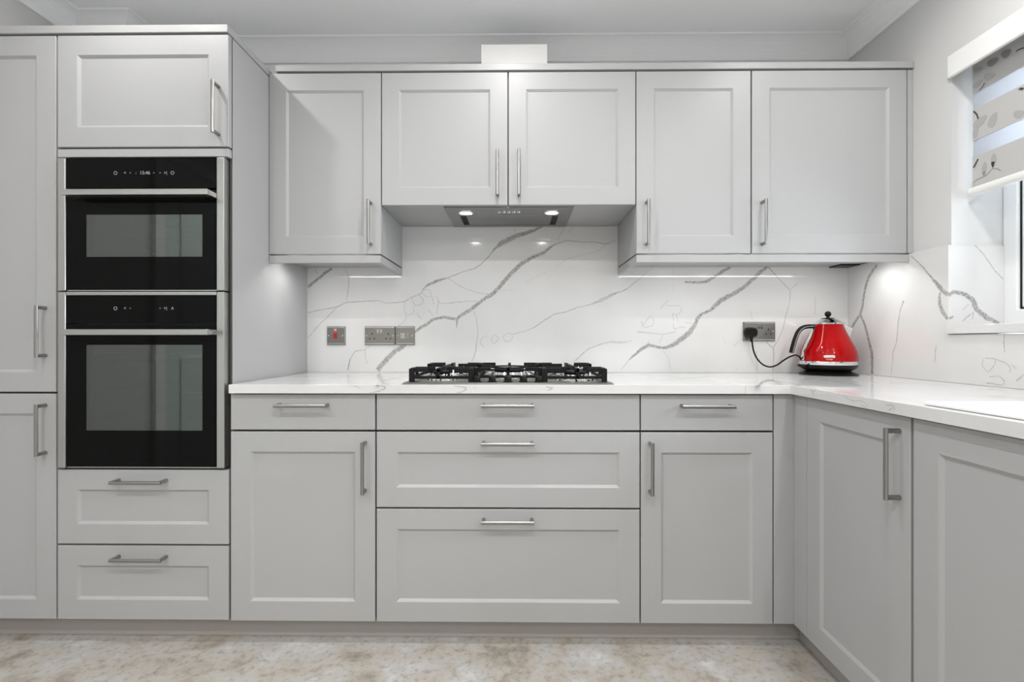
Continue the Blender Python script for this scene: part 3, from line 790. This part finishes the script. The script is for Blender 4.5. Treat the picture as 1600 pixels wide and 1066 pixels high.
oven('lower full-size black glass oven with tall window above the drawers', 0.6045, 1.2085, 1.0985, (-1.477, -1.0765, 0.733, 1.027), 1.0695, True, False, 1.1517)

# ------------------------------------------------------------------ gas hob
HX0, HX1, HY0, HY1 = -0.3965, 0.3315, 1.640, 2.150
HC = (HX0 + HX1) / 2
hb = thing('gas_hob', 'five-burner stainless gas hob with black cast iron pan supports', 'hob', (HC, 1.9, ZW1))
MB().hexa([(HX0, HY0, ZW1 + .0005), (HX1, HY0, ZW1 + .0005), (HX1, HY1, ZW1 + .0005), (HX0, HY1, ZW1 + .0005), (HX0 + .006, HY0 + .006, ZW1 + .005), (HX1 - .006, HY0 + .006, ZW1 + .005), (HX1 - .006, HY1 - .006, ZW1 + .005), (HX0 + .006, HY1 - .006, ZW1 + .005)]).build('plate', 'plate', hb, 0.001)
zp = ZW1 + .005
def burner(x, y, r):
    b = MB().lathe([(r * 1.7, 0), (r * 1.62, .005), (r * 1.2, .008), (r * 1.12, .021), (r * .9, .026)], (x, y, zp), 32).build('burner', 'chrome', hb, smooth=True)
    MB().lathe([(r * .98, .0262), (r * 1.0, .029), (r * .93, .034), (r * .3, .036)], (x, y, zp), 32).build('burner_cap', 'iron', b, smooth=True)
    MB().lathe([(.003, .0), (.003, .034), (.0015, .037)], (x + r * 1.3, y - r * .3, zp), 10).build('igniter', 'white', b, smooth=True)
for bx, by, br in ((HC - .245, 1.775, .033), (HC - .245, 2.015, .042), (HC + .245, 1.775, .042), (HC + .245, 2.015, .033)): burner(bx, by, br)
burner(HC, 1.93, .062)
MB().lathe([(.072, .036), (.076, .036), (.076, .042), (.072, .042), (.072, .036)], (HC, 1.93, zp), 40, cap=False).build('wok_ring', 'iron', hb, smooth=True)
def support(x0, x1, y0, y1, cents):
    s = MB(); b = .0055; zl, zh_ = zp + .010, zp + .048
    for yb in (y0, y1): s.box(x0, x1, yb - b, yb + b, zl, zl + .010)
    for xb in (x0, x1): s.box(xb - b, xb + b, y0 - b, y1 + b, zl, zl + .010)
    # corner uprights standing on the plate
    for xb in (x0, x1):
        for yb in (y0, y1): s.box(xb - .009, xb + .009, yb - .009, yb + .009, zp + .0003, zh_ - .002)
    # fingers: upright at the frame, arm reaching towards the burner
    for (cx, cy, rr) in cents:
        for dx, dy in ((1, 0), (-1, 0), (0, 1), (0, -1)):
            if dx: ex, ey = (x1 if dx > 0 else x0), cy
            else: ex, ey = cx, (y1 if dy > 0 else y0)
            if dy and len(cents) == 2 and ((dy > 0) == (cy < (y0 + y1) / 2)): ey = (y0 + y1) / 2
            ix, iy = cx + dx * rr, cy + dy * rr
            s.box(min(ex, ix) - b, max(ex, ix) + b, min(ey, iy) - b, max(ey, iy) + b, zh_ - .014, zh_)
            s.box(ex - b, ex + b, ey - b, ey + b, zl, zh_ - .003)
    if len(cents) == 2: s.box(x0, x1, (y0 + y1) / 2 - b, (y0 + y1) / 2 + b, zl + .006, zl + .018)
    # corner gussets
    for xb, sx in ((x0, 1), (x1, -1)):
        for yb, sy in ((y0, 1), (y1, -1)):
            s.box(min(xb, xb + sx * .055), max(xb, xb + sx * .055), yb - b, yb + b, zh_ - .014, zh_)
            s.box(xb - b, xb + b, min(yb, yb + sy * .055), max(yb, yb + sy * .055), zh_ - .014, zh_)
            s.prism([(xb + sx * .010, yb + sy * .004, zl + .008), (xb + sx * .050, yb + sy * .004, zh_ - .016), (xb + sx * .036, yb + sy * .004, zh_ - .016)], (0, sy * .006, 0))
    return s.build('pan_support', 'iron', hb, 0.0012)
support(HX0 + .026, HC - .130, 1.690, 2.115, [(HC - .245, 1.775, .030), (HC - .245, 2.015, .036)])
support(HC - .117, HC + .117, 1.735, 2.115, [(HC, 1.93, .078)])
support(HC + .130, HX1 - .026, 1.690, 2.115, [(HC + .245, 1.775, .036), (HC + .245, 2.015, .030)])
for k in range(5):
    kx = -0.141 + .0543 * k
    MB().lathe([(.0165, .0003), (.0165, .003), (.0125, .005), (.0130, .019), (.0115, .0215)], (kx, 1.678, zp), 24).build('knob', 'black', hb, smooth=True)

# ------------------------------------------------------------------ sockets and switches on the splashback
def faceplate(u, x0, x1, z0, z1):
    y = YW
    return MB().hexa([(x0, y - .0006, z0), (x1, y - .0006, z0), (x1, y - .0006, z1), (x0, y - .0006, z1),
                      (x0 + .0035, y - .0085, z0 + .0035), (x1 - .0035, y - .0085, z0 + .0035), (x1 - .0035, y - .0085, z1 - .0035), (x0 + .0035, y - .0085, z1 - .0035)]).build('faceplate', 'plate', u, 0.001)
def lips(u, x0, x1, z0, z1):
    for za in (z0 + .004, z1 - .0085):
        box('edge_rib', 'steel', u, x0 + .004, x1 - .004, YW - .0108, YW - .0087, za, za + .0045, 0.0008)
def screw(u, x, z):
    MB().lathe([(.0034, -.0087), (.0030, -.0102), (.001, -.0106)], (x, YW, z), 14, axis='Y').build('screw', 'chrome', u, smooth=True)
def slots(u, x, z):
    for dx, dz, wx, wz in ((0, .0115, .0022, .0042), (-.0105, -.0105, .0034, .0024), (.0105, -.0105, .0034, .0024)):
        box('pin_slot', 'dark', u, x + dx - wx, x + dx + wx, YW - .0091, YW - .0086, z + dz - wz, z + dz + wz)
def rocker(u, x, z, m='chrome', wx=.0052, wz=.0085):
    MB().hexa([(x - wx, YW - .0087, z - wz), (x + wx, YW - .0087, z - wz), (x + wx, YW - .0087, z + wz), (x - wx, YW - .0087, z + wz),
               (x - wx + .0005, YW - .0128, z - wz + .0005), (x + wx - .0005, YW - .0128, z - wz + .0005), (x + wx - .0005, YW - .0105, z + wz - .0005), (x - wx + .0005, YW - .0105, z + wz - .0005)]).build('rocker', m, u)
z0, z1 = 1.0204, 1.1093; zc = (z0 + z1) / 2
s = thing('cooker_switch', 'square nickel cooker switch with red rocker on the splashback', 'switch', (-0.851, YW, z0))
faceplate(s, -0.8954, -0.8062, z0, z1); lips(s, -0.8954, -0.8062, z0, z1); screw(s, -0.885, zc); screw(s, -0.819, zc)
rocker(s, -0.853, zc, 'redsw', .0082, .0135); box('neon', 'neon', s, -0.858, -0.848, YW - .0098, YW - .0086, zc + .023, zc + .033, 0.0005)
s = thing('double_socket', 'empty nickel double power socket left of the hob', 'socket', (-0.644, YW, z0))
faceplate(s, -0.717, -0.5705, z0, z1); lips(s, -0.717, -0.5705, z0, z1); screw(s, -0.706, zc); screw(s, -0.581, zc)
slots(s, -0.680, zc - .003); slots(s, -0.604, zc - .003); rocker(s, -0.652, zc + .021); rocker(s, -0.637, zc + .021)
s = thing('fused_switch', 'square nickel fused switch adjoining the empty double socket', 'switch', (-0.524, YW, z0))
faceplate(s, -0.569, -0.4799, z0, z1); lips(s, -0.569, -0.4799, z0, z1); screw(s, -0.557, zc); screw(s, -0.491, zc)
rocker(s, -0.512, zc, 'chrome', .006, .0125)
box('fuse_carrier', 'steel', s, -0.547, -0.525, YW - .0105, YW - .0087, zc - .014, zc + .012, 0.001)
z0, z1 = 1.0385, 1.1296; zc = (z0 + z1) / 2
s = thing('double_socket', 'nickel double power socket with the black kettle plug in it', 'socket', (1.127, YW, z0))
faceplate(s, 1.0525, 1.2025, z0, z1); lips(s, 1.0525, 1.2025, z0, z1); screw(s, 1.065, zc); screw(s, 1.190, zc + .002)
slots(s, 1.168, zc - .002); rocker(s, 1.122, zc + .021); rocker(s, 1.137, zc + .021); slots(s, 1.090, zc - .002)

# ------------------------------------------------------------------ kettle
KX, KY = 1.3645, 2.125
kt = thing('kettle', 'glossy red electric kettle with black handle and knobbed chrome lid', 'kettle', (KX, KY, ZW1))
Z0 = ZW1
def kl(name, prof, m, parent=kt, n=56, cap=True, ang=35):
    return MB().lathe([(r, z - Z0) for r, z in prof], (KX, KY, Z0), n, cap=cap).build(name, m, parent, smooth=True, angle=ang)
kl('power_base', [(.1105, .8925), (.1115, .8955), (.108, .8985), (.090, .9065), (.086, .9095), (.083, .9100)], 'black')
kl('lower_body', [(.078, .9102), (.086, .9125), (.0955, .9165), (.1035, .923), (.1085, .931), (.1098, .9378)], 'black')
kl('band', [(.1098, .9379), (.1108, .9395), (.1108, .9510), (.1098, .9528)], 'chrome')
red = kl('body', [(.1096, .9529), (.1095, .962), (.1085, .976), (.1045, .998), (.098, .015 + 1.0), (.0905, 1.0308), (.0825, 1.047), (.0755, 1.0624), (.0680, 1.080), (.0615, 1.096), (.0565, 1.1112)], 'red')
lid = kl('lid', [(.0585, 1.1113), (.0605, 1.1130), (.0600, 1.1180), (.0560, 1.1195), (.0440, 1.1275), (.0310, 1.1355), (.0240, 1.1385)], 'chrome')
kl('lid_cap', [(.0260, 1.1386), (.0250, 1.1398), (.0120, 1.1415), (.0062, 1.1440), (.0058, 1.1470)], 'black', lid)
MB().lathe([(.003, -.0125)] + [(.0128 * math.cos(a), .0128 * math.sin(a)) for a in [math.radians(t) for t in range(-70, 89, 12)]], (KX, KY, 1.1580), 32).build('knob', 'black', lid, smooth=True, angle=80)
def bez(pts, n=10):   # Catmull-Rom through pts
    P = [Vector(p) for p in pts]; P = [P[0] * 2 - P[1]] + P + [P[-1] * 2 - P[-2]]; out = []
    for i in range(1, len(P) - 2):
        for k in range(n):
            t = k / n; a, b, c_, d_ = P[i - 1], P[i], P[i + 1], P[i + 2]
            out.append(0.5 * ((2 * b) + (-a + c_) * t + (2 * a - 5 * b + 4 * c_ - d_) * t * t + (-a + 3 * b - 3 * c_ + d_) * t ** 3))
    return out + [P[-2]]
hpts = [(1.3095, KY, 1.1035), (1.280, KY, 1.1040), (1.253, KY, 1.0975), (1.2350, KY, 1.0800), (1.2220, KY, 1.0500), (1.2125, KY, 1.0180), (1.2050, KY, .9880)]
hc = bez(hpts)
kh = MB().sweep(hc, .0095, .0110, n=16).build('handle', 'black', kt, smooth=True)
MB().sweep([p + Vector((0, -.0113, 0)) for p in hc[4:]], .0014, .0010, n=8).build('handle_inlay', 'chrome', kh, smooth=True)
# chrome mounting strip down the handle side
st = MB(); sp = [(.0575, 1.110), (.066, 1.088), (.0785, 1.058), (.0935, 1.0275), (.1055, .998), (.1105, .973), (.1112, .955)]
st.sweep([(KX - r, KY, z) for r, z in sp], .0022, .012, n=12)
st.build('handle_mount', 'chrome', kt, smooth=True)
sw = MB().sweep(bez([(KX - .098, KY - .02, .925), (KX - .122, KY - .022, .9275), (KX - .142, KY - .024, .9350)], 5), .0055, .008, n=12)
sw.build('switch_lever', 'black', kt, smooth=True)
# spout wedge
sq = MB(); hw = .024
sq.hexa([(KX + .0835, KY - .010, 1.0480), (KX + .0915, KY - .005, 1.0510), (KX + .0915, KY + .005, 1.0510), (KX + .0835, KY + .010, 1.0480),
         (KX + .050, KY - hw, 1.1065), (KX + .1045, KY - .010, 1.0965), (KX + .1045, KY + .010, 1.0965), (KX + .050, KY + hw, 1.1065)])
sq.build('spout', 'spout', kt, 0.004, smooth=True)
# badge: cream pill with lettering
def on_body(ang, z, r): return Vector((KX + r * math.sin(ang), KY - r * math.cos(ang), z))
def r_at(z):
    pr = [(.9529, .1096), (.962, .1095), (.976, .1085), (.998, .1045), (1.015, .098), (1.0308, .0905)]
    for (za, ra), (zb, rb) in zip(pr, pr[1:]):
        if za <= z <= zb: return ra + (rb - ra) * (z - za) / (zb - za)
    return .11
FA = math.atan2(-KX, KY) * -1 * -1   # direction towards the camera
fa = -math.atan2(KX, KY) + 0.05
pill = MB(); N = 16; front = []; 
hw_, hh_ = .0205, .0052
pts = []
for k in range(N):
    a = 2 * math.pi * k / N
    cx = (hw_ - hh_) * (1 if math.cos(a) > 0 else -1) + hh_ * math.cos(a); pts.append((cx, hh_ * math.sin(a)))
zl = .9745
outer = [on_body(fa + x / .1095, zl + z, r_at(zl + z) + .0010) for x, z in pts]
inner = [on_body(fa + x / .1095, zl + z, r_at(zl + z) - .0010) for x, z in pts]
av = [pill.bm.verts.new(p) for p in outer]; bv = [pill.bm.verts.new(p) for p in inner]
cv = pill.bm.verts.new(on_body(fa, zl, r_at(zl) + .0012))
for k in range(N):
    k2 = (k + 1) % N
    pill.bm.faces.new((av[k], av[k2], bv[k2], bv[k])); pill.bm.faces.new((cv, av[k2], av[k]))
badge = pill.build('badge', 'logo', kt)
lp = on_body(fa, zl, r_at(zl) + .0024)
tilt = math.radians(90 - 9)
text_mesh('lettering', "DeLonghi", .0088, 'printmid', badge, lp, (tilt, 0, fa))
lp2 = on_body(fa, .9625, r_at(.9625) + .0009)
text_mesh('lettering', "ICONA", .0072, 'logo', red, lp2, (math.radians(88), 0, fa))
# mains lead and plug
cordp = [(1175, 531, 2.222), (1175.8, 540, 2.225), (1178, 550, 2.225), (1183, 560.5, 2.22), (1192, 569.8, 2.21), (1203, 573.5, 2.195), (1214, 570.5, 2.175), (1224, 563.5, 2.16), (1234.5, 557.5, 2.14), (1245, 555.3, 2.13), (1254, 557, 2.125), (1262, 563, 2.125)]
cpt = [atY(a, b, c_) for a, b, c_ in cordp]
cpt[-1] = Vector((KX - .100, KY + .01, .925)); cpt[-2] = Vector((KX - .109, KY + .006, .955))
MB().sweep(bez(cpt, 8), .0036, n=10).build('power_cord', 'black', kt, smooth=True)
pc = atY(1174.5, 519.5, 2.222)
pg = MB(); prof = []
for k in range(24):
    a = 2 * math.pi * k / 24
    rx = .0285 if abs(math.cos(a)) < .99 else .0285
    prof.append((pc.x + .0285 * (abs(math.cos(a)) ** .7) * (1 if math.cos(a) > 0 else -1), pc.z + .0235 * (abs(math.sin(a)) ** .75) * (1 if math.sin(a) > 0 else -1)))
r0 = [pg.bm.verts.new((x, YW - .0112, z)) for x, z in prof]
r1 = [pg.bm.verts.new((x, YW - .032, z)) for x, z in prof]
r2 = [pg.bm.verts.new((pc.x + (x - pc.x) * .72, YW - .046, pc.z + (z - pc.z) * .72)) for x, z in prof]
for a_, b_ in ((r0, r1), (r1, r2)):
    for k in range(24): pg.bm.faces.new((a_[k], a_[(k + 1) % 24], b_[(k + 1) % 24], b_[k]))
pg.bm.faces.new(r0[::-1]); pg.bm.faces.new(r2)
plug = pg.build('plug', 'black', kt, 0.001, smooth=True, angle=50)
MB().lathe([(.0095, 0), (.0065, -.016), (.0048, -.026)], (pc.x, YW - .030, pc.z - .018), 16).build('cord_grip', 'black', plug, smooth=True)

# ------------------------------------------------------------------ sink
sk = thing('sink', 'white inset sink with raised rim in the worktop under the window', 'sink', (1.19, 0.67, ZW1))
xs = [0.940, 0.990, 1.400, 1.440]; yy = [0.220, 0.262, 1.095, 1.122]
MB().grid(xs, yy, lambda i, j: not (i == 1 and j == 1), ZW1 + .0005, ZW1 + .009, lambda a, b, ww: (a, b, ww)).build('rim', 'ceramic', sk, 0.003)
bw = MB()
def tub(x0, x1, y0, y1, zt, zb, m_=.02):
    t = [(x0, y0), (x1, y0), (x1, y1), (x0, y1)]
    ti = [(x0 + m_, y0 + m_), (x1 - m_, y0 + m_), (x1 - m_, y1 - m_), (x0 + m_, y1 - m_)]
    a = [bw.bm.verts.new((x, y, zt)) for x, y in t]; b = [bw.bm.verts.new((x, y, zb)) for x, y in ti]
    for k in range(4): bw.bm.faces.new((a[k], a[(k + 1) % 4], b[(k + 1) % 4], b[k]))
    bw.bm.faces.new(b)
tub(0.9905, 1.3995, 0.695, 1.0945, ZW1 + .008, ZW1 - .012)
bw.build('drainer', 'ceramic', sk, norm=False)
bw = MB(); tub(0.9905, 1.3995, 0.2625, 0.690, ZW1 + .008, ZW1 - .16, .03)
bw.build('bowl', 'ceramic', sk, norm=False)
box('bridge', 'ceramic', sk, 0.9905, 1.3995, 0.6905, 0.6945, ZW1 - .02, ZW1 + .0085)

# ------------------------------------------------------------------ roller blind
XB = 1.609
bl = thing('roller_blind', 'striped day-and-night blind with grey magnolia print in the window recess', 'blind', (XB, 1.1, 1.55))
yb0, yb1 = 0.47, 1.7155
bands = [(1.5815, 1.689, 'o'), (1.689, 1.7465, 's'), (1.7465, 1.8565, 'o'), (1.8565, 1.9135, 's'), (1.9135, 2.022, 'o')]
for za, zb, kd in bands:
    xo = 0.0 if kd == 'o' else 0.002
    box('fabric_band' if kd == 'o' else 'sheer_band', 'blind' if kd == 'o' else 'sheer', bl, XB + xo, XB + xo + .0008, yb0, yb1, za, zb)
MB().sweep([(XB, yb0 - .004, 1.567), (XB, yb1 + .006, 1.567)], .0105, .0150, n=18, up=(0, 0, 1)).build('bottom_bar', 'blindrail', bl, smooth=True)
MB().sweep([(XB + .022, yb0, 2.036), (XB + .022, yb1, 2.036)], .020, n=18, up=(0, 0, 1)).build('roller_tube', 'blind', bl, smooth=True)
PO = [0.0007]; YS = [0.0]
def print_poly(name, m, ox, oy, pts):
    PO[0] += .00006
    P = [atX(ox + x / 7.61, oy + y / 7.61, XB - PO[0]) for x, y in pts]
    P = [Vector((p.x, max(min(p.y, yb1 - .001) - YS[0], yb0 + .001), p.z)) for p in P]
    mb = MB(); mb.prism([tuple(p) for p in P], (.0004, 0, 0)); return mb.build(name, m, bl)
def print_line(name, m, ox, oy, pts, wd):
    P = [atX(ox + x / 7.61, oy + y / 7.61, XB - .0019) for x, y in pts]
    P = [Vector((p.x, max(min(p.y, yb1 - .001) - YS[0], yb0 + .001), p.z)) for p in P]
    mb = MB(); mb.sweep(bez(P, 5), wd * .00013, .0003, n=8, up=(1, 0, 0)); return mb.build(name, m, bl)
def leaf(cx, cy, l, wd, ang):
    out = []
    for k in range(14):
        t = 2 * math.pi * k / 14; a = l * math.cos(t); b = wd * math.sin(t) * (1 - .35 * math.cos(t))
        out.append((cx + a * math.cos(ang) - b * math.sin(ang), cy + a * math.sin(ang) + b * math.cos(ang)))
    return out
LO, UP = (1500, 170), (1500, 40)
for shift in (0.0, 0.40, 0.80):
    YS[0] = shift; PO[0] = 0.0007
    for o_, (cx, cy, l, wd, an), m in [
        (LO, (400, 590, 58, 33, -1.5), 'printgrey'), (LO, (290, 690, 58, 28, -1.4), 'printgrey'),
        (LO, (240, 150, 110, 42, -.75), 'printgrey'), (LO, (390, 130, 105, 42, -1.15), 'printgrey'), (LO, (185, 270, 80, 32, -1.4), 'printgrey'),
        (LO, (700, 60, 70, 45, -.4), 'printgrey'),
        (UP, (390, 430, 80, 38, -.6), 'printmid'), (UP, (550, 330, 70, 42, -.7), 'printmid'), (UP, (210, 690, 75, 28, -.75), 'printgrey'), (UP, (350, 600, 75, 40, -.35), 'printgrey'), (UP, (215, 520, 60, 30, -.3), 'printgrey')]:
        print_poly('petal_print', m, o_[0], o_[1], leaf(cx, cy, l, wd, an))
    print_poly('bud_print', 'printdark', *LO, [(372, 632), (412, 627), (402, 678), (386, 705), (370, 662)])
    print_poly('bud_print', 'printmid', *LO, [(262, 745), (300, 740), (290, 792), (268, 790)])
    print_line('branch_print', 'printmid', *LO, [(158, 880), (200, 842), (280, 806), (330, 770), (380, 716), (440, 710), (485, 735)], 7)
    print_line('branch_print', 'printdark', *LO, [(160, 700), (190, 642), (215, 596)], 18)
    print_line('branch_print', 'printdark', *LO, [(162, 30), (198, 68), (215, 120)], 18)
    print_line('branch_print', 'printdark', *UP, [(665, 308), (700, 285), (760, 265), (820, 255)], 14)
    print_line('branch_print', 'printdark', *UP, [(292, 680), (270, 725), (228, 775)], 12)
    print_poly('bud_print', 'printdark', *UP, [(690, 758), (725, 735), (762, 742), (740, 768)])

# ------------------------------------------------------------------ ceiling downlights
def downlight(label, x, y, power):
    u = thing('downlight', label, 'light', (x, y, ZC), 'recessed ceiling downlights')
    MB().lathe([(.046, -.0005), (.046, -.003), (.040, -.006), (.034, -.006), (.033, -.0005)], (x, y, ZC), 32, cap=False).build('trim_ring', 'white', u, smooth=True)
    MB().lathe([(.0325, -.0005), (.0325, -.0015)], (x, y, ZC), 28).build('lens', 'lamp', u)
    l = bpy.data.lights.new('lamp', 'AREA'); l.shape = 'DISK'; l.size = 0.05; l.energy = power; l.color = WARM; l.spread = math.radians(172)
    o = bpy.data.objects.new('lamp', l); C.objects.link(o); o.parent = u; o.location = (0, 0, -.008)
downlight('recessed ceiling downlight in front of the oven housing', -1.288, 1.340, P_FRONT * .70)
downlight('recessed ceiling downlight in front of the cooker hood', -0.04, 1.38, P_FRONT)
downlight('recessed ceiling downlight above the right-hand worktop', 1.13, 1.30, P_FRONT * .80)
downlight('recessed ceiling downlight above the left side of the room', -1.15, 0.05, P_ROOM)
downlight('recessed ceiling downlight above the middle of the room', -0.05, 0.05, P_ROOM)
downlight('recessed ceiling downlight above the sink end of the right run', 1.05, 0.05, P_ROOM)
downlight('recessed ceiling downlight midway along the left wall', -1.15, -1.05, P_ROOM)
downlight('recessed ceiling downlight midway along the right wall', 0.95, -1.05, P_ROOM)
downlight('recessed ceiling downlight at the left of the rear wall', -0.57, -2.09, P_ROOM)
downlight('recessed ceiling downlight at the right of the rear wall', 0.34, -2.09, P_ROOM)
